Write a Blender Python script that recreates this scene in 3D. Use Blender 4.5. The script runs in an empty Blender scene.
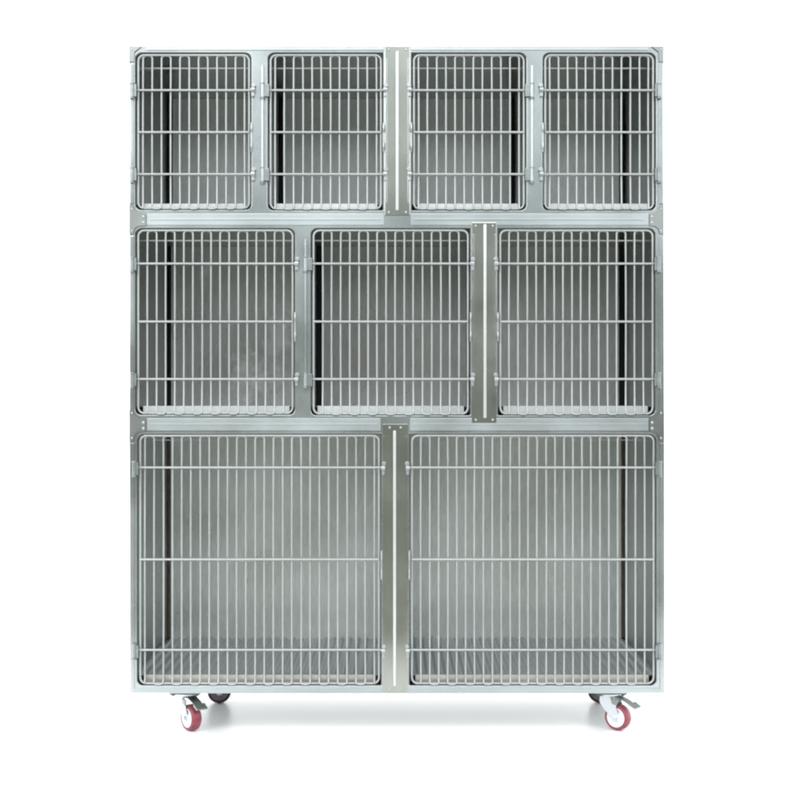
import bpy, bmesh, math, random
from mathutils import Vector, Matrix
random.seed(4)
S = 0.00286                      # metres per photo unit on the front plane
CX, GY = 395.0, 733.5            # photo column of the bank's middle, photo row of the ground line
def X(px): return (px - CX) * S
def Z(py): return (GY - py) * S
scene = bpy.context.scene
COL = scene.collection

# ------------------------------------------------------------------ materials
def new_mat(name):
    m = bpy.data.materials.new(name); m.use_nodes = True
    nt = m.node_tree
    return m, nt, nt.nodes['Principled BSDF']

def steel(name, base, rough, var=0.12, brush=(3, 3, 60), bump=0.05, wave=0.0, metallic=1.0, tint=None, cloud=5.0, detail=4):
    """brushed stainless steel: stretched grain, cloudy smudges, slow waviness of thin sheet"""
    m, nt, b = new_mat(name)
    N, L = nt.nodes.new, nt.links.new
    tc = N('ShaderNodeTexCoord')
    mp = N('ShaderNodeMapping'); mp.inputs['Scale'].default_value = brush
    L(tc.outputs['Object'], mp.inputs['Vector'])
    g = N('ShaderNodeTexNoise'); g.inputs['Scale'].default_value = 12; g.inputs['Detail'].default_value = 5
    L(mp.outputs['Vector'], g.inputs['Vector'])
    c = N('ShaderNodeTexNoise'); c.inputs['Scale'].default_value = cloud; c.inputs['Detail'].default_value = detail
    c.inputs['Roughness'].default_value = 0.5
    L(tc.outputs['Object'], c.inputs['Vector'])
    mix = N('ShaderNodeMath'); mix.operation = 'MULTIPLY_ADD'
    mix.inputs[1].default_value = 0.45
    L(g.outputs['Fac'], mix.inputs[0])
    sc = N('ShaderNodeMath'); sc.operation = 'MULTIPLY'; sc.inputs[1].default_value = 0.55
    L(c.outputs['Fac'], sc.inputs[0]); L(sc.outputs[0], mix.inputs[2])
    r = N('ShaderNodeValToRGB')
    lo = [max(0, v * (1 - var)) for v in base]; hi = [min(1, v * (1 + var)) for v in base]
    if tint: lo = [lo[i] * tint[i] for i in range(3)]
    r.color_ramp.interpolation = 'EASE'
    r.color_ramp.elements[0].position = 0.24; r.color_ramp.elements[0].color = (*lo, 1)
    r.color_ramp.elements[1].position = 0.76; r.color_ramp.elements[1].color = (*hi, 1)
    L(mix.outputs[0], r.inputs['Fac']); L(r.outputs['Color'], b.inputs['Base Color'])
    mr = N('ShaderNodeMapRange'); mr.interpolation_type = 'SMOOTHSTEP'
    mr.inputs['From Min'].default_value = 0.2; mr.inputs['From Max'].default_value = 0.8
    mr.inputs['To Min'].default_value = rough - 0.07; mr.inputs['To Max'].default_value = rough + 0.09
    L(c.outputs['Fac'], mr.inputs['Value']); L(mr.outputs['Result'], b.inputs['Roughness'])
    bp = N('ShaderNodeBump'); bp.inputs['Strength'].default_value = bump; bp.inputs['Distance'].default_value = 0.002
    L(g.outputs['Fac'], bp.inputs['Height'])
    if wave:
        w = N('ShaderNodeTexNoise'); w.inputs['Scale'].default_value = 3.2; w.inputs['Detail'].default_value = 1
        L(tc.outputs['Object'], w.inputs['Vector'])
        b2 = N('ShaderNodeBump'); b2.inputs['Strength'].default_value = wave; b2.inputs['Distance'].default_value = 0.05
        L(w.outputs['Fac'], b2.inputs['Height']); L(b2.outputs['Normal'], bp.inputs['Normal'])
    L(bp.outputs['Normal'], b.inputs['Normal'])
    b.inputs['Metallic'].default_value = metallic
    return m

def plain(name, base, rough, metallic=0.0, var=0.08, scale=40, bump=0.0):
    m, nt, b = new_mat(name)
    N, L = nt.nodes.new, nt.links.new
    tc = N('ShaderNodeTexCoord')
    n = N('ShaderNodeTexNoise'); n.inputs['Scale'].default_value = scale; n.inputs['Detail'].default_value = 4
    L(tc.outputs['Object'], n.inputs['Vector'])
    r = N('ShaderNodeValToRGB')
    r.color_ramp.elements[0].position = 0.3; r.color_ramp.elements[0].color = (*[v * (1 - var) for v in base], 1)
    r.color_ramp.elements[1].position = 0.7; r.color_ramp.elements[1].color = (*[min(1, v * (1 + var)) for v in base], 1)
    L(n.outputs['Fac'], r.inputs['Fac']); L(r.outputs['Color'], b.inputs['Base Color'])
    b.inputs['Roughness'].default_value = rough; b.inputs['Metallic'].default_value = metallic
    if bump:
        bp = N('ShaderNodeBump'); bp.inputs['Strength'].default_value = bump; bp.inputs['Distance'].default_value = 0.001
        L(n.outputs['Fac'], bp.inputs['Height']); L(bp.outputs['Normal'], b.inputs['Normal'])
    return m

M_FRAME = steel('frame_steel', (0.46, 0.492, 0.490), 0.27, 0.15, (40, 3, 4), 0.03, 0.035)
M_PANEL = steel('sheet_steel', (0.50, 0.525, 0.52), 0.30, 0.13, (30, 30, 2), 0.03, 0.05, cloud=3.0, detail=1.5)
M_BACK_LIT = steel('lit_back_sheet_steel', (0.86, 0.91, 0.94), 0.28, 0.16, (14, 14, 2), 0.03, 0.07, 0.30, (1.0, 1.0, 0.92), 3.2, 1.5)  # top-tier copy, lightened so its back walls look lit
M_BACK_DIM = steel('dim_back_sheet_steel', (0.58, 0.585, 0.57), 0.30, 0.18, (14, 14, 2), 0.03, 0.07, 0.55, (1.0, 0.97, 0.95), 3.2, 1.5)  # middle-tier copy, darkened so the painted glare stands out
M_BACK_REFLECT = steel('warm_reflection_back_steel', (0.68, 0.705, 0.685), 0.30, 0.17, (14, 14, 2), 0.03, 0.07, 0.5, (1.0, 0.99, 0.94), 3.2, 1.5)  # bottom-tier copy, warm reflected tint painted into the steel
def painted_glare(m, spots):
    """glare painted into the sheet colour as hazy white patches: (x, z, half width, half height, strength)"""
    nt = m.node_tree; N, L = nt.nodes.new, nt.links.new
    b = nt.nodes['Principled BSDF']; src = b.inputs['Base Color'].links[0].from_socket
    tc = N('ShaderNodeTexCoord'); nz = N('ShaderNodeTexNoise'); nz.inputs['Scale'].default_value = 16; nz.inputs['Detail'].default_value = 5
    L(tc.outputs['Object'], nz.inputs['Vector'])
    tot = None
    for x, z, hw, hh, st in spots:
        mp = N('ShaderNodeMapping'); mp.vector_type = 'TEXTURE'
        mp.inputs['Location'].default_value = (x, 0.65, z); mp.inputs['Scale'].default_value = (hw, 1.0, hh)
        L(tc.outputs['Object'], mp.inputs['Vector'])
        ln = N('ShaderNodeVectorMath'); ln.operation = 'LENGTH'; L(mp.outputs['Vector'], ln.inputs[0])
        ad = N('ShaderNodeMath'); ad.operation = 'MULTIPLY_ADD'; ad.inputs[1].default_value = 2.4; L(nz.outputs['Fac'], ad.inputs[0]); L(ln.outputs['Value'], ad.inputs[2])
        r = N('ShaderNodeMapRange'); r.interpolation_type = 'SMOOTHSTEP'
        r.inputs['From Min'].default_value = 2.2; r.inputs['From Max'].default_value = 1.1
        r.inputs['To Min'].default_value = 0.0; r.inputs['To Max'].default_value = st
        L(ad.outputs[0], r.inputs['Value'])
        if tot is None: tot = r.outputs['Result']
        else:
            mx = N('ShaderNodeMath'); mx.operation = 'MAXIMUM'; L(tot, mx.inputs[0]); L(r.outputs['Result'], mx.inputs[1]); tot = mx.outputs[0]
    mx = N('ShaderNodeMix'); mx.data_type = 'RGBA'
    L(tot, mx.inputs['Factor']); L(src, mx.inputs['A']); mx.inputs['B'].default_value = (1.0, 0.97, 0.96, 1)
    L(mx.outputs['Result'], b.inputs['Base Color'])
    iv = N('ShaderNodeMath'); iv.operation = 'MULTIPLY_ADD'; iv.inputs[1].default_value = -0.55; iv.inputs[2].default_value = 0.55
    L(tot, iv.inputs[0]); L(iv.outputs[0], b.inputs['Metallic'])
def on_back(px, py): return (X(px) * 1.1625, 0.954 + (Z(py) - 0.954) * 1.1625)
painted_glare(M_BACK_DIM, [(*on_back(206, 270), 0.034, 0.060, 1.0), (*on_back(255, 382), 0.12, 0.10, 0.95), (*on_back(280, 330), 0.07, 0.16, 0.6), (*on_back(283, 276), 0.016, 0.026, 0.9)])  # light glare painted onto the middle-tier back sheet
M_FLOOR = steel('floor_sheet_steel', (0.74, 0.765, 0.765), 0.38, 0.14, (3, 30, 3), 0.05, 0.05, 0.45)
M_RIBS = steel('ribbed_sheet_steel', (0.46, 0.485, 0.485), 0.36, 0.18, (3, 30, 3), 0.05, 0.05, 0.7)
M_LIP_TAN = steel('tan_lip_steel', (0.50, 0.485, 0.435), 0.4, 0.14, (3, 30, 3), 0.05, 0.03, 0.6)
M_STRIP = steel('strip_steel', (0.38, 0.392, 0.355), 0.22, 0.10, (40, 40, 2), 0.05, 0.06)
M_GUSSET = steel('gusset_steel', (0.35, 0.365, 0.355), 0.34, 0.14, (20, 20, 20), 0.08, 0.05)
M_RAIL = steel('rail_steel', (0.455, 0.49, 0.497), 0.46, 0.12, (2, 20, 40), 0.04, 0.05)
M_WIRE = steel('wire_steel', (0.41, 0.43, 0.423), 0.48, 0.14, (60, 60, 4), 0.05, 0.0, 0.55)
M_STOP = steel('stop_steel', (0.62, 0.60, 0.55), 0.42, 0.12, (4, 40, 40), 0.03)
M_BEAD = plain('bead_polished', (0.62, 0.64, 0.63), 0.36, 0.5, 0.03, 30)
M_CHROME = plain('bright_fitting', (0.46, 0.48, 0.48), 0.42, 1.0, 0.06, 60)
M_DARKFIT = plain('dull_fitting', (0.30, 0.32, 0.32), 0.42, 1.0, 0.15, 60)
M_CORNER_SHADE = plain('black_corner_shade', (0.012, 0.013, 0.014), 0.75, 0.0, 0.2, 60)  # black colour standing in for shade in the back-corner slots
M_CORNER_SHADE_BROWN = plain('brown_corner_shade', (0.17, 0.135, 0.095), 0.7, 0.0, 0.25, 40)  # brown version of the corner shade for the bottom tier
M_GAP_SHADE = plain('gap_shade_ring', (0.035, 0.038, 0.04), 0.6, 0.0, 0.2, 60)  # dark colour standing in for shade in the gap round the doors
M_ZINC = plain('zinc_plate', (0.66, 0.68, 0.70), 0.30, 0.85, 0.07, 50)
M_PEDAL = plain('pedal_steel', (0.26, 0.28, 0.27), 0.38, 0.9, 0.15, 60)
M_PLATE = plain('mount_plate', (0.13, 0.14, 0.145), 0.45, 0.8, 0.12, 60)
M_TYRE = plain('red_polyurethane', (0.25, 0.048, 0.066), 0.45, 0.0, 0.35, 60, 0.2)
M_HUB = plain('white_hub', (0.80, 0.80, 0.86), 0.35, 0.0, 0.04, 60)
M_TYRE_SHADED = plain('shaded_polyurethane', (0.060, 0.016, 0.022), 0.5, 0.0, 0.4, 60, 0.2)  # rear tyres: shade under the bank painted into the red
M_HUB_SHADED = plain('shaded_hub', (0.19, 0.17, 0.20), 0.45, 0.0, 0.2, 60)  # rear hubs: white darkened to paint in the shade under the bank
M_PAPER = plain('white_sweep', (0.91, 0.91, 0.91), 0.36, 0.0, 0.012, 3, 0.02)
M_REFL_FLOOR = plain('dark_reflection_floor', (0.13, 0.135, 0.11), 0.7, 0.0, 0.2, 2)

# ------------------------------------------------------------------ builders
def link(name, me, mat, parent=None, loc=None, smooth=False):
    if mat and not me.materials: me.materials.append(mat)
    if smooth:
        for p in me.polygons: p.use_smooth = True
    o = bpy.data.objects.new(name, me); COL.objects.link(o)
    if parent: o.parent = parent
    if loc: o.location = loc
    return o

def bm_box(bm, x0, x1, y0, y1, z0, z1, bevel=0.0, seg=1):
    t = bmesh.new()
    bmesh.ops.create_cube(t, size=1)
    bmesh.ops.scale(t, vec=(x1 - x0, y1 - y0, z1 - z0), verts=t.verts)
    bmesh.ops.translate(t, vec=((x0 + x1) / 2, (y0 + y1) / 2, (z0 + z1) / 2), verts=t.verts)
    if bevel: bmesh.ops.bevel(t, geom=t.edges[:], offset=bevel, segments=seg, affect='EDGES', profile=0.6)
    me = bpy.data.meshes.new('tmp'); t.to_mesh(me); t.free()
    bm.from_mesh(me); bpy.data.meshes.remove(me)

def bm_disc(bm, c, axis, r, h, seg=20, bevel=0.0):
    t = bmesh.new()
    bmesh.ops.create_cone(t, cap_ends=True, segments=seg, radius1=r, radius2=r, depth=h)
    if bevel:
        es = [e for e in t.edges if len(e.link_faces) == 2 and any(len(f.verts) > 4 for f in e.link_faces)]
        bmesh.ops.bevel(t, geom=es, offset=bevel, segments=2, affect='EDGES', profile=0.5)
    q = Vector((0, 0, 1)).rotation_difference(Vector(axis))
    bmesh.ops.transform(t, matrix=Matrix.Translation(c) @ q.to_matrix().to_4x4(), verts=t.verts)
    me = bpy.data.meshes.new('tmp'); t.to_mesh(me); t.free()
    bm.from_mesh(me); bpy.data.meshes.remove(me)

def bm_prism(bm, outline, y0, y1):
    """outline in (x, z), extruded along y"""
    a = [bm.verts.new((x, y0, z)) for x, z in outline]
    b = [bm.verts.new((x, y1, z)) for x, z in outline]
    n = len(a)
    bm.faces.new(a); bm.faces.new(list(reversed(b)))
    for i in range(n): bm.faces.new((a[i], b[i], b[(i + 1) % n], a[(i + 1) % n]))

def bm_lathe(bm, prof, seg=40):
    """profile of (radius, y) turned about the y axis"""
    rings = []
    for r, y in prof:
        rings.append([bm.verts.new((r * math.cos(2 * math.pi * i / seg), y, r * math.sin(2 * math.pi * i / seg))) for i in range(seg)])
    for a, b in zip(rings, rings[1:]):
        for i in range(seg): bm.faces.new((a[i], a[(i + 1) % seg], b[(i + 1) % seg], b[i]))

def fin(name, bm, mat, parent=None, loc=None, smooth=False):
    bmesh.ops.recalc_face_normals(bm, faces=bm.faces)
    me = bpy.data.meshes.new(name); bm.to_mesh(me); bm.free()
    return link(name, me, mat, parent, loc, smooth)

def box(name, mat, parent, x0, x1, y0, y1, z0, z1, bevel=0.0012, seg=2):
    bm = bmesh.new(); bm_box(bm, min(x0, x1), max(x0, x1), y0, y1, min(z0, z1), max(z0, z1), bevel, seg)
    return fin(name, bm, mat, parent)

def curve_mesh(name, polys, r, mat, parent, res=3):
    """polys: list of (points, cyclic); round wire swept along each, as one mesh"""
    cu = bpy.data.curves.new('tmpc', 'CURVE'); cu.dimensions = '3D'
    cu.bevel_depth = r; cu.bevel_resolution = res; cu.use_fill_caps = True
    for pts, cyc in polys:
        sp = cu.splines.new('POLY'); sp.points.add(len(pts) - 1)
        for p, q in zip(sp.points, pts): p.co = (*q, 1)
        sp.use_cyclic_u = cyc
    ob = bpy.data.objects.new('tmpo', cu); COL.objects.link(ob)
    bpy.context.view_layer.update()
    me = bpy.data.meshes.new_from_object(ob.evaluated_get(bpy.context.evaluated_depsgraph_get()))
    bpy.data.objects.remove(ob); bpy.data.curves.remove(cu)
    me.name = name; me.materials.clear()
    return link(name, me, mat, parent, smooth=True)

def rrect(L, R, T, B, rad, n=7):
    """rounded rectangle outline in photo units, radii (TL, TR, BR, BL)"""
    out = []
    for (cx, cy, a0, r) in ((L + rad[0], T + rad[0], 180, rad[0]), (R - rad[1], T + rad[1], 270, rad[1]),
                            (R - rad[2], B - rad[2], 0, rad[2]), (L + rad[3], B - rad[3], 90, rad[3])):
        for i in range(n + 1):
            a = math.radians(a0 + 90 * i / n)
            out.append((cx + r * math.cos(a), cy + r * math.sin(a)))
    return out

# ------------------------------------------------------------------ layout (photo units)
# opening L, R, T, B; hinge side; wall left, wall right; True where a side meets a divider strip
CAGES = [
    (134.5, 252.0, 52.0, 210.5, 'L', 130.5, 259.0, (0, 0), 1),
    (267.0, 384.0, 52.0, 211.0, 'L', 260.0, 396.0, (0, 1), 1),
    (410.5, 527.0, 52.0, 211.0, 'R', 398.0, 534.0, (1, 0), 1),
    (542.0, 656.5, 52.0, 211.0, 'R', 535.0, 661.5, (0, 0), 1),
    (134.5, 295.5, 227.5, 415.5, 'L', 130.5, 302.5, (0, 0), 2),
    (310.0, 471.0, 227.5, 416.0, 'L', 303.5, 484.0, (0, 1), 2),
    (497.0, 656.0, 227.5, 416.0, 'R', 485.0, 661.5, (1, 0), 2),
    (136.5, 382.0, 433.0, 686.0, 'L', 130.5, 394.5, (0, 1), 3),
    (408.5, 657.0, 433.0, 686.0, 'R', 395.5, 661.5, (1, 0), 3),
]
RODS = {1: (90.0, 132.0, 174.0), 2: (263.5, 321.5, 379.0), 3: (467.5, 559.5, 650.0)}
STOPS = {1: 64.0, 2: 238.5, 3: 440.5}
CEIL = {1: 49.0, 2: 221.0, 3: 427.0}
FLOORY = {1: 202.5, 2: 406.0, 3: 676.5}
DEPTH = 0.65

bank = bpy.data.objects.new('cage_bank', None); COL.objects.link(bank)
bank['label'] = 'stainless steel bank of nine barred animal cages in three tiers, rolling on red casters'
bank['category'] = 'animal cage'
bank.location = (0, 0, 0)

# face frame: one sheet with nine rounded openings
def face_frame():
    cu = bpy.data.curves.new('tmpc', 'CURVE'); cu.dimensions = '2D'; cu.fill_mode = 'BOTH'
    cu.extrude = 0.011; cu.bevel_depth = 0.0012; cu.bevel_resolution = 2
    loops = [[(129.2, 46.2), (663.4, 46.2), (664.4, 693.0), (130.4, 693.0)]]
    for L, R, T, B, h, wl, wr, dv, row in CAGES:
        r0 = 1.2
        rl = r0 if dv[0] else 7.5; rr = r0 if dv[1] else 7.5
        loops.append(rrect(L, R, T, B, (rl, rr, 6.5 if not dv[1] else 2, 6.5 if not dv[0] else 2)))
    for lp in loops:
        sp = cu.splines.new('POLY'); sp.points.add(len(lp) - 1)
        for p, (x, y) in zip(sp.points, lp): p.co = (X(x), Z(y), 0, 1)
        sp.use_cyclic_u = True
    ob = bpy.data.objects.new('tmpo', cu); COL.objects.link(ob)
    bpy.context.view_layer.update()
    me = bpy.data.meshes.new_from_object(ob.evaluated_get(bpy.context.evaluated_depsgraph_get()))
    bpy.data.objects.remove(ob); bpy.data.curves.remove(cu)
    me.transform(Matrix.Rotation(math.radians(90), 4, 'X')); me.materials.clear()
    me.transform(Matrix.Translation((0, 0.0122, 0)))
    return link('face_frame', me, M_FRAME, bank)
FF = face_frame()
for L, R, T, B, h, wl, wr, dv, row in CAGES:       # dark ring added to paint the gap shade round each door
    a, b = (1.2 if dv[0] else 7.0), (1.2 if dv[1] else 7.0)
    curve_mesh('gap_shade_ring', [([(X(x), 0.0030, Z(y)) for x, y in rrect(L + 0.5, R - 0.5, T + 0.4, B - 0.2, (a, b, 2 if dv[1] else 6, 2 if dv[0] else 6))], True)], 0.85 * S, M_GAP_SHADE, FF)

# outer casing behind the frame
YB = DEPTH + 0.035
box('side_panel', M_PANEL, bank, X(129.6), X(129.6) + 0.0015, 0.0246, YB, Z(692.6), Z(46.6), 0.0003, 1)
box('side_panel', M_PANEL, bank, X(663.4) - 0.0015, X(663.4), 0.0246, YB, Z(692.6), Z(46.6), 0.0003, 1)
box('top_panel', M_PANEL, bank, X(129.6) + 0.002, X(663.4) - 0.002, 0.0246, YB, Z(47.6), Z(46.6), 0.0003, 1)
box('base_panel', M_PANEL, bank, X(129.6) + 0.002, X(663.4) - 0.002, 0.0246, YB, Z(692.6), Z(690.5), 0.0005, 1)
box('rear_panel', M_PANEL, bank, X(129.6) + 0.002, X(663.4) - 0.002, YB - 0.0015, YB + 0.001, Z(690), Z(48), 0.0003, 1)

# liners: side walls, ceiling, floor pan, back panel, dark strips painting in the back-corner shade
for i, (L, R, T, B, h, wl, wr, dv, row) in enumerate(CAGES):
    xl, xr = X(wl), X(wr); zt, zf = Z(CEIL[row]), Z(FLOORY[row]); zb = Z(B + 1.0)
    bm = bmesh.new()
    y0, y1 = 0.0250, DEPTH
    bm_box(bm, xl, xl + 0.0012, y0, YB - 0.003, zb, zt)
    bm_box(bm, xr - 0.0012, xr, y0, YB - 0.003, zb, zt)
    bm_box(bm, xl + 0.0013, xr - 0.0013, y0, YB - 0.003, zt - 0.0012, zt)
    lin = fin('cage_liner', bm, M_PANEL, bank)
    # back panel: sheet with folded edges, standing clear of both side walls
    gap = {1: 0.018, 2: 0.018, 3: 0.011}[row] if i != 4 else 0.013
    bm = bmesh.new()
    bm_box(bm, xl + gap, xr - gap, DEPTH, DEPTH + 0.0012, zf - 0.010, zt - 0.0016, 0.0003, 1)
    bm_box(bm, xl + gap, xl + gap + 0.004, DEPTH - 0.006, DEPTH - 0.0002, zf + 0.001, zt - 0.0020, 0.0012, 2)
    bm_box(bm, xr - gap - 0.004, xr - gap, DEPTH - 0.006, DEPTH - 0.0002, zf + 0.001, zt - 0.0020, 0.0012, 2)
    fin('back_panel', bm, {1: M_BACK_LIT, 2: M_BACK_DIM, 3: M_BACK_REFLECT}[row], lin)
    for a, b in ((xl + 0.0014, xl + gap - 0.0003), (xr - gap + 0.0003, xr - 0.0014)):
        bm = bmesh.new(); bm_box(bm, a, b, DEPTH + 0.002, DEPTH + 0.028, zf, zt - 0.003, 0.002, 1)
        fin('corner_shade', bm, M_CORNER_SHADE_BROWN if row == 3 else M_CORNER_SHADE, lin)  # strip added to keep the corner slot dark
    # floor pan with a turned-down front lip; pressed ribs run front to back
    bm = bmesh.new()
    a, b = xl + 0.0016, xr - 0.0016
    lipL, lipR = X(L + 7.0), X(R - 6.6)
    n = max(8, int((b - a) / (9.2 * S)) * 8)
    up = []; fr = []; bk = []
    for k in range(n + 1):
        x = a + (b - a) * k / n
        ph = (k % 8)
        hgt = (0.006 if row == 3 else 0.0015) * (1.0 if ph in (3, 4, 5) else (0.5 if ph in (2, 6) else 0.0))
        fr.append(bm.verts.new((x, 0.0275, zf - 0.002))); up.append(bm.verts.new((x, 0.040, zf - 0.004 + hgt)))
        bk.append(bm.verts.new((x, DEPTH - 0.001, zf - 0.004 + hgt)))
    for k in range(n):
        bm.faces.new((fr[k], fr[k + 1], up[k + 1], up[k])); bm.faces.new((up[k], up[k + 1], bk[k + 1], bk[k]))
    bmesh.ops.recalc_face_normals(bm, faces=bm.faces)
    fin('floor_pan', bm, M_RIBS if row == 3 else M_FLOOR, lin)
    bm = bmesh.new(); bm_box(bm, lipL, lipR, 0.0258, 0.0272, Z(B + 0.9), zf, 0.0004, 2)
    fin('floor_lip', bm, M_LIP_TAN if row == 3 else M_FLOOR, lin)
    # thin stop rail below the ceiling just behind the door
    zs = Z(STOPS[row])
    bm = bmesh.new()
    bm_box(bm, a, b, 0.050, 0.0515, zs - 0.0018, zs + 0.0018, 0.0005, 1)
    bm_box(bm, a, b, 0.0518, 0.066, zs - 0.0016, zs - 0.0004, 0.0002, 1)
    fin('stop_rail', bm, M_STOP, lin)

# dividers: proud strip with a bright bead and rivets
def rivet(parent, px, py, y, r=0.0035, mat=None):
    bm = bmesh.new()
    bmesh.ops.create_uvsphere(bm, u_segments=14, v_segments=8, radius=r)
    bmesh.ops.scale(bm, vec=(1, 0.6, 1), verts=bm.verts)
    return fin('rivet', bm, mat or M_CHROME, parent, (X(px), y, Z(py)), True)
for L, R, T, B, xb, bt, bb in ((384.8, 410.0, 46.6, 215.5, 397.2, 52, 211), (471.8, 496.4, 222.5, 423.0, 484.8, 224.5, 418),
                               (382.4, 408.0, 424.0, 692.4, 394.6, 430.5, 685.5)):
    bm = bmesh.new()
    bm_box(bm, X(L), X(R), -0.0030, -0.0002, Z(B), Z(T), 0.0012, 2)
    bm_box(bm, X(L) + 0.002, X(L) + 0.007, -0.0046, -0.0028, Z(B - 12), Z(T + 12), 0.0008, 2)
    bm_box(bm, X(R) - 0.007, X(R) - 0.002, -0.0046, -0.0028, Z(B - 12), Z(T + 12), 0.0008, 2)
    st = fin('divider_strip', bm, M_STRIP, bank)
    bm = bmesh.new()
    w = 1.5 * S
    bm_box(bm, X(xb) - w, X(xb) + w, -0.0135, -0.0028, Z(bb), Z(bt), 0.0038, 4)
    fin('bead', bm, M_BEAD, st, smooth=True)
    for dx in (-5.5, 5.5) if B > 600 else (-8.5, 8.5):
        rivet(st, (L + R) / 2 + dx, B - 3.2, -0.0034)
        rivet(st, (L + R) / 2 + dx, T + 3.5, -0.0034)

# long cover rails between the tiers, and the bright sill
def rail(L, R, T, B, ridge=True):
    bm = bmesh.new()
    bm_box(bm, X(L), X(R), -0.0022, -0.0003, Z(B), Z(T), 0.0009, 2)
    if ridge: bm_box(bm, X(L + 3), X(R - 3), -0.0036, -0.0021, Z((T + B) / 2 + 0.9), Z((T + B) / 2 - 0.9), 0.0006, 2)
    fin('rail_cover', bm, M_RAIL, bank)
rail(147, 383.8, 213.6, 225.2); rail(411, 648.5, 213.6, 225.2)
rail(147, 380.6, 418.2, 430.4); rail(410, 648.5, 418.2, 430.4)
rail(134, 381.5, 688.0, 692.2, False); rail(409, 661, 688.0, 692.2, False)
rail(146, 383.8, 47.4, 50.4, False); rail(411, 648, 47.4, 50.4, False)

# gusset plates at the tier joints and top corners
def gusset(side, T, B, small=False):
    x0, x1 = (129.6, 146.2) if side < 0 else (649.2, 663.4)
    xi = x1 if side < 0 else x0; xo = x0 if side < 0 else x1
    d = 1 if side < 0 else -1
    m = (T + B) / 2
    if small:
        pts = [(xo, T), (xo + d * 12, T), (xo + d * 5, T + 5.5), (xo + d * 4.5, B), (xo, B)]
    else:
        pts = [(xo, T), (xo + d * 3.6, T), (xo + d * 4.4, T + 3), (xo + d * 9.0, m - 6.6), (xi, m - 6.0), (xi, m + 5.6), (xo + d * 8, m + 6.4), (xo + d * 5, B - 5), (xo + d * 3.8, B), (xo, B)]
    bm = bmesh.new()
    bm_prism(bm, [(X(x), Z(y)) for x, y in pts], -0.0044, -0.0024)
    g = fin('gusset_plate', bm, M_GUSSET, bank)
    if not small:
        rivet(g, xi - d * 2.6, m - 3.0, -0.0046, 0.0042); rivet(g, xi - d * 2.6, m + 2.8, -0.0046, 0.0042)
        rivet(g, xo + d * 2.6, T + 3, -0.0046, 0.003); rivet(g, xo + d * 2.6, B - 3, -0.0046, 0.003)
    else:
        rivet(g, xo + d * 2.6, T + 3, -0.0046, 0.003)
for sd in (-1, 1):
    gusset(sd, 206, 234); gusset(sd, 410, 441); gusset(sd, 46.8, 62, True)
    # side trim between the plates: a slim raised fold
    for T, B in ((64, 204), (236, 408), (443, 688)):
        xa, xb = (130.2, 133.6) if sd < 0 else (659.2, 662.8)
        off = 0.9 if T > 440 else 0
        bm = bmesh.new()
        bm_box(bm, X(xa + off * (1 if sd < 0 else 0.6)), X(xb + off * (1 if sd < 0 else 0.6)), -0.0042, -0.0003, Z(B), Z(T), 0.0012, 2)
        fin('edge_trim', bm, M_FRAME, bank)

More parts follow.
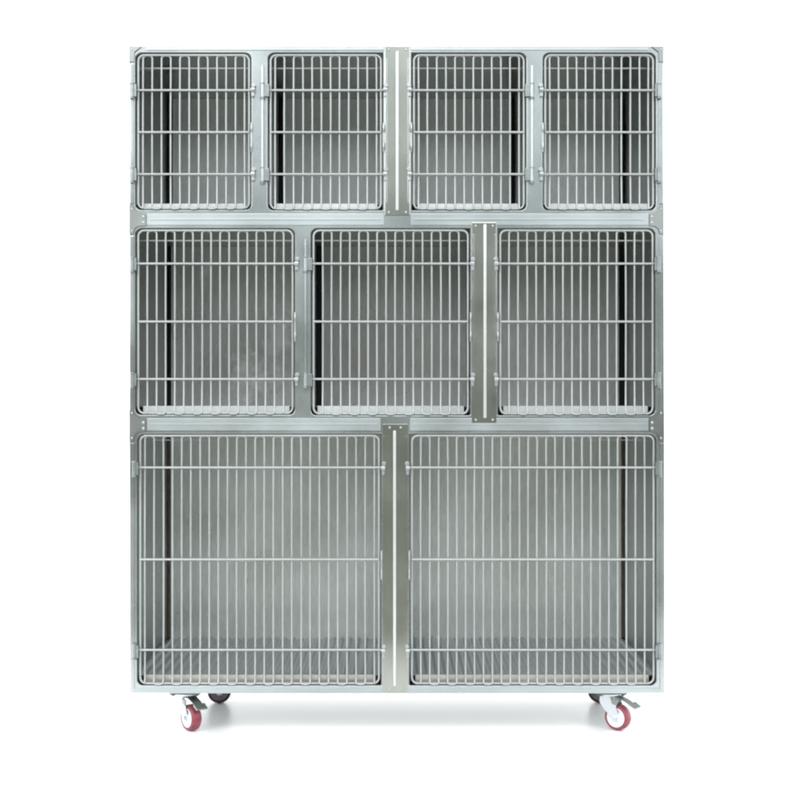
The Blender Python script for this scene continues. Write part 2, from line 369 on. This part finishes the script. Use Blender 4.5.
# ------------------------------------------------------------------ doors
RW = 1.07 * S
def door(L, R, T, B, hinge, dv, row):
    l, r, t, b = L + 3.4, R - 3.0, T + 2.6, B - 2.2
    yd = 0.006
    rl = 6.0; out = rrect(l, r, t, b, (rl, rl, rl, rl), 6)
    d = curve_mesh('cage_door', [([(X(x), yd, Z(y)) for x, y in out], True)], RW * 1.05, M_WIRE, bank)
    # one serpentine wire: hairpins at the top, hooks turned forward at the bottom
    n = round((r - l) / 9.12); p = (r - l) / n
    half = row == 1 or (row == 3 and L < 200)      # these doors start half a pitch in from the rim
    xs = [l + p * (k + 0.5) for k in range(n)] if half else [l + p * k for k in range(1, n)]
    pts = []; rad = p / 2
    ttop = t + 0.2 + rad * 0.6; bbot = b - rad * 0.35 + 0.5
    jig = [random.uniform(-0.35, 0.35) for _ in xs]
    for k, x in enumerate(xs):
        j = jig[k]
        col = [(x, yd + 0.0035, ttop), (x + j, yd + 0.0035, ttop + (bbot - ttop) * 0.35), (x + j * 0.8, yd + 0.0035, ttop + (bbot - ttop) * 0.75), (x, yd + 0.0015, bbot - 5), (x, yd - 0.004, bbot)]
        if k % 2 == 0: col.reverse()
        # even wires run upwards into a top bend, odd wires run down into a bottom hook
        pts += col
        if k < len(xs) - 1:
            cx = x + rad
            if k % 2 == 1:
                for a in range(1, 6):
                    an = math.pi * a / 6
                    pts.append((cx - rad * math.cos(an), yd - 0.004 - 0.004 * math.sin(an), bbot + rad * 0.35 * math.sin(an)))
            else:
                for a in range(1, 8):
                    an = math.pi * a / 8
                    pts.append((cx - rad * math.cos(an), yd + 0.0035, ttop - rad * 0.6 * math.sin(an)))
    pts = [(pts[0][0], pts[0][1], b)] + pts + [(pts[-1][0], pts[-1][1], b if len(xs) % 2 == 0 else t)]
    curve_mesh('bars', [([(X(x), y, Z(zz)) for x, y, zz in pts], False)], RW * 0.94, M_WIRE, d, 3)
    hs, ls = (l, r) if hinge == 'L' else (r, l)
    dh = -1 if hinge == 'L' else 1          # outward direction at the hinge
    for k, y in enumerate(RODS[row]):
        x0, x1 = l - 0.2, r + 0.2
        if k != 1:
            if dh < 0: x0 -= 3.0; x1 += 3.5
            else: x1 += 3.0; x0 -= 3.5
        curve_mesh('cross_rod', [([(X(x0), yd - 0.0035, Z(y)), (X((x0 * 2 + x1) / 3), yd - 0.0037, Z(y)), (X(x1), yd - 0.0035, Z(y))], False)], RW * 1.02, M_WIRE, d)
    outer = (hinge == 'L' and L < 150) or (hinge == 'R' and R > 640)
    for y in (RODS[row][0], RODS[row][2]):
        # hinge: pin barrel, knuckle plate and two dark collars
        xh = hs + dh * (5.2 if outer else 5.6) if outer else hs + dh * (7.8 if row == 1 else 8.0)
        bm = bmesh.new()
        bm_disc(bm, (X(xh), -0.0085, Z(y + 1)), (0, 0, 1), 2.0 * S, 13.5 * S, 18, 0.001)
        hg = fin('hinge', bm, M_CHROME if not outer else M_DARKFIT, d)
        bm = bmesh.new()
        for q in (-6.8, 7.6):
            bm_disc(bm, (X(xh), -0.0085, Z(y + 1 + q)), (0, 0, 1), 2.5 * S, 1.3 * S, 18, 0.0008)
        xa, xb = sorted((X(xh - dh * 1.2), X(hs + dh * 1.0)))
        bm_box(bm, xa, xb, -0.0100, -0.0006, Z(y + 7.2), Z(y - 5.2), 0.001, 2)
        fin('hinge_clamp', bm, M_DARKFIT, d)
        # latch: eyelet curled round the rod end, on a small keeper
        xo = ls - dh * 4.2
        bm = bmesh.new()
        bm_disc(bm, (X(xo), -0.0105, Z(y + 0.2)), (1, 0, 0), 2.2 * S, 4.0 * S, 16, 0.001)
        bm_disc(bm, (X(xo + (-dh) * 0.6), -0.0078, Z(y - 4.0)), (0, -1, 0), 2.1 * S, 0.008, 16, 0.001)
        bm_box(bm, X(xo - 1.4), X(xo + 1.4), -0.0085, -0.0032, Z(y + 7), Z(y - 4.5), 0.0014, 2)
        fin('latch', bm, M_CHROME, d)
    # slim upright rod carrying the hinges, and the pull tab on the latch side
    xr_ = hs + dh * (5.2 if outer else 7.8)
    y0, y1 = RODS[row][0] - (24 if row < 3 else 20), RODS[row][2] + (10 if row < 3 else 12)
    if not outer:
        curve_mesh('hinge_rod', [([(X(xr_), -0.0058, Z(y0)), (X(xr_), -0.0058, Z(y1))], False)], 1.3 * S, M_FRAME, d)
    ym = RODS[row][1]; xo = ls - dh * 2.6
    bm = bmesh.new()
    for q in (-3.5, 14.5):
        t_ = bmesh.new(); bmesh.ops.create_uvsphere(t_, u_segments=16, v_segments=10, radius=1)
        bmesh.ops.scale(t_, vec=(1.25 * S, 0.004, 4.6 * S), verts=t_.verts)
        bmesh.ops.translate(t_, vec=(X(xo), -0.0055, Z(ym + q)), verts=t_.verts)
        me = bpy.data.meshes.new('t'); t_.to_mesh(me); t_.free(); bm.from_mesh(me); bpy.data.meshes.remove(me)
    bm_box(bm, X(xo - 0.9), X(xo + 0.9), -0.0042, -0.0004, Z(ym + 20), Z(ym - 9), 0.0012, 2)
    fin('pull_tab', bm, M_CHROME, d)
for L, R, T, B, h, wl, wr, dv, row in CAGES: door(L, R, T, B, h, dv, row)

# ------------------------------------------------------------------ casters
ZBASE = Z(693.0); HR = 0.0375; AX = HR - ZBASE; TR = 0.027
def caster(px, y, rz, mt, mh):
    bm = bmesh.new()
    fork = [(-0.020, -0.020), (0.020, -0.020), (0.030, -0.040), (0.038, AX + 0.006), (0.034, AX - 0.009), (0.022, AX - 0.010), (0.015, AX + 0.002), (-0.012, -0.052), (-0.022, -0.036)]
    bm_prism(bm, fork, -0.0215, -0.0190); bm_prism(bm, fork, 0.0190, 0.0215)
    bm_box(bm, -0.020, 0.022, -0.0188, 0.0188, -0.0225, -0.0195, 0.0008, 2)
    bm_disc(bm, (0, 0, -0.0150), (0, 0, 1), 0.0265, 0.009, 28, 0.0025)
    bm_disc(bm, (0, 0, -0.0075), (0, 0, 1), 0.0200, 0.006, 28, 0.0010)
    bm_disc(bm, (TR, 0, AX), (0, 1, 0), 0.0065, 0.052, 6, 0.0008)
    c = fin('caster', bm, M_ZINC, bank, (X(px), y, ZBASE)); c.rotation_euler = (0, 0, rz)
    # mounting plate stays square to the base
    bm = bmesh.new()
    bm_box(bm, -0.044, 0.044, -0.040, 0.040, -0.0100, -0.0004, 0.0015, 2)
    for sx in (-1, 1):
        for sy in (-1, 1): bm_disc(bm, (sx * 0.034, sy * 0.030, -0.0120), (0, 0, 1), 0.0060, 0.0048, 6, 0.0006)
    p = fin('mounting_plate', bm, M_PLATE, c); p.rotation_euler = (0, 0, -rz)
    bm = bmesh.new()
    w = 0.0155
    bm_lathe(bm, [(0.0275, -w + 0.001), (0.0335, -w), (0.0362, -w + 0.003), (0.0374, -w + 0.008), (HR, 0), (0.0374, w - 0.008), (0.0362, w - 0.003), (0.0335, w), (0.0275, w - 0.001)], 48)
    fin('tyre', bm, mt, c, (TR, 0, AX), True)
    bm = bmesh.new()
    bm_lathe(bm, [(0.0002, -w - 0.0022), (0.010, -w - 0.0022), (0.011, -w + 0.001), (0.0125, -w + 0.0035), (0.022, -w + 0.0040), (0.0235, -w + 0.0005), (0.0278, -w - 0.0006), (0.0280, 0),
                  (0.0278, w + 0.0006), (0.0235, w - 0.0005), (0.022, w - 0.0040), (0.0125, w - 0.0035), (0.011, w - 0.001), (0.010, w + 0.0022), (0.0002, w + 0.0022)], 40)
    fin('hub', bm, mh, c, (TR, 0, AX), True)
    # brake pedal: bent lever reaching out over the wheel
    bm = bmesh.new()
    prof = [(0.012, -0.0205), (0.034, -0.0225), (0.056, -0.0300), (0.074, -0.0400), (0.088, -0.0455)]
    up = [(x, z + 0.0035) for x, z in prof]
    bm_prism(bm, prof + up[::-1], -0.0135, 0.0135)
    bm_prism(bm, [(0.070, -0.0365), (0.090, -0.0465), (0.0935, -0.0420), (0.0735, -0.0310)], -0.0175, 0.0175)
    bm_prism(bm, [(0.016, -0.0215), (0.040, -0.0250), (0.036, -0.0400), (0.022, -0.0380)], -0.0265, -0.0225)
    fin('brake_pedal', bm, M_PEDAL, c)
    return c
caster(183.5, 0.062, math.atan2(-0.80, 0.60), M_TYRE, M_HUB)
caster(613.0, 0.062, math.atan2(-0.60, 0.80), M_TYRE, M_HUB)
caster(192.0, 0.405, math.atan2(0.12, 1.0), M_TYRE_SHADED, M_HUB_SHADED)
caster(630.0, 0.405, math.atan2(0.25, -1.0), M_TYRE_SHADED, M_HUB_SHADED)

# ------------------------------------------------------------------ ground
def sheet(name, x0, x1, y0, y1, z, mat, n=1):
    bm = bmesh.new()
    v = [bm.verts.new(p) for p in ((x0, y0, z), (x1, y0, z), (x1, y1, z), (x0, y1, z))]
    bm.faces.new(v)
    o = fin(name, bm, mat); o['kind'] = 'structure'
    return o
sheet('ground', -60, 60, -1.15, 120, 0.0, M_PAPER)
sheet('dark_reflection_floor', -60, 60, -60, 120, -0.012, M_REFL_FLOOR)  # unseen dark floor added for the lower steel to reflect

# ------------------------------------------------------------------ light
w = bpy.data.worlds.new('World'); scene.world = w; w.use_nodes = True
nt = w.node_tree; N, L_ = nt.nodes.new, nt.links.new
bg = nt.nodes['Background']
tc = N('ShaderNodeTexCoord'); sp = N('ShaderNodeSeparateXYZ')
L_(tc.outputs['Generated'], sp.inputs[0])
front = N('ShaderNodeValToRGB')         # front half: dark low band shaped for steel reflections, brighter overhead
e = front.color_ramp.elements
e[0].position = 0.0; e[0].color = (0.10, 0.105, 0.085, 1)
e[1].position = 1.0; e[1].color = (1.2, 1.26, 1.3, 1)
for p, c in ((0.05, (0.27, 0.285, 0.235)), (0.12, (0.48, 0.51, 0.49)), (0.19, (1.15, 1.25, 1.32)), (0.5, (1.35, 1.46, 1.55))):
    q = e.new(p); q.color = (*c, 1)
L_(sp.outputs['Z'], front.inputs['Fac'])
mr = N('ShaderNodeMapRange'); mr.interpolation_type = 'SMOOTHSTEP'
mr.inputs['From Min'].default_value = -0.10; mr.inputs['From Max'].default_value = 0.30
L_(sp.outputs['Y'], mr.inputs['Value'])
mx = N('ShaderNodeMix'); mx.data_type = 'RGBA'
L_(mr.outputs['Result'], mx.inputs['Factor'])
L_(front.outputs['Color'], mx.inputs['A']); mx.inputs['B'].default_value = (3.6, 3.6, 3.6, 1)
L_(mx.outputs['Result'], bg.inputs['Color']); bg.inputs['Strength'].default_value = 1.0

def area(name, loc, target, sx, sy, power, col=(1, 1, 1)):
    l = bpy.data.lights.new(name, 'AREA'); l.shape = 'RECTANGLE'; l.size = sx; l.size_y = sy; l.energy = power; l.color = col
    o = bpy.data.objects.new(name, l); COL.objects.link(o); o.location = loc
    o.rotation_euler = (Vector(target) - Vector(loc)).to_track_quat('-Z', 'Y').to_euler()
    return o
area('key_softbox', (-0.7, -3.5, 4.5), (0, 0, 0.8), 3.6, 1.5, 110, (1, 0.99, 0.97))
area('overhead_fill', (0, 1.6, 4.2), (0, 0.6, 0), 5.0, 3.0, 90)  # unseen lamp added to whiten the ground

area('side_fill', (-4.2, -4.4, 3.2), (0.1, 0.2, 1.3), 3.0, 2.2, 130, (0.97, 0.99, 1.0))  # unseen pair of fill lamps added to brighten the cage interiors
area('side_fill', (4.2, -4.4, 3.2), (-0.1, 0.2, 1.3), 3.0, 2.2, 90, (0.97, 0.99, 1.0))

# ------------------------------------------------------------------ camera
cd = bpy.data.cameras.new('camera'); cam = bpy.data.objects.new('camera', cd); COL.objects.link(cam)
D = 4.0
cam.location = (0, -D, Z(400)); cam.rotation_euler = (math.radians(90), 0, 0)
cd.sensor_width = 36; cd.lens = 36 * D / (800 * S); cd.shift_x = 5 / 800
cd.clip_start = 0.05; cd.clip_end = 500
scene.camera = cam
scene.view_settings.view_transform = 'Standard'; scene.view_settings.look = 'None'
scene.view_settings.exposure = 0; scene.view_settings.gamma = 1
scene.cycles.max_bounces = 10; scene.cycles.glossy_bounces = 8; scene.cycles.diffuse_bounces = 4
scene.cycles.caustics_reflective = True
scene.render.film_transparent = False
scene.cycles.pixel_filter_type = 'BLACKMAN_HARRIS'; scene.cycles.filter_width = 2.3
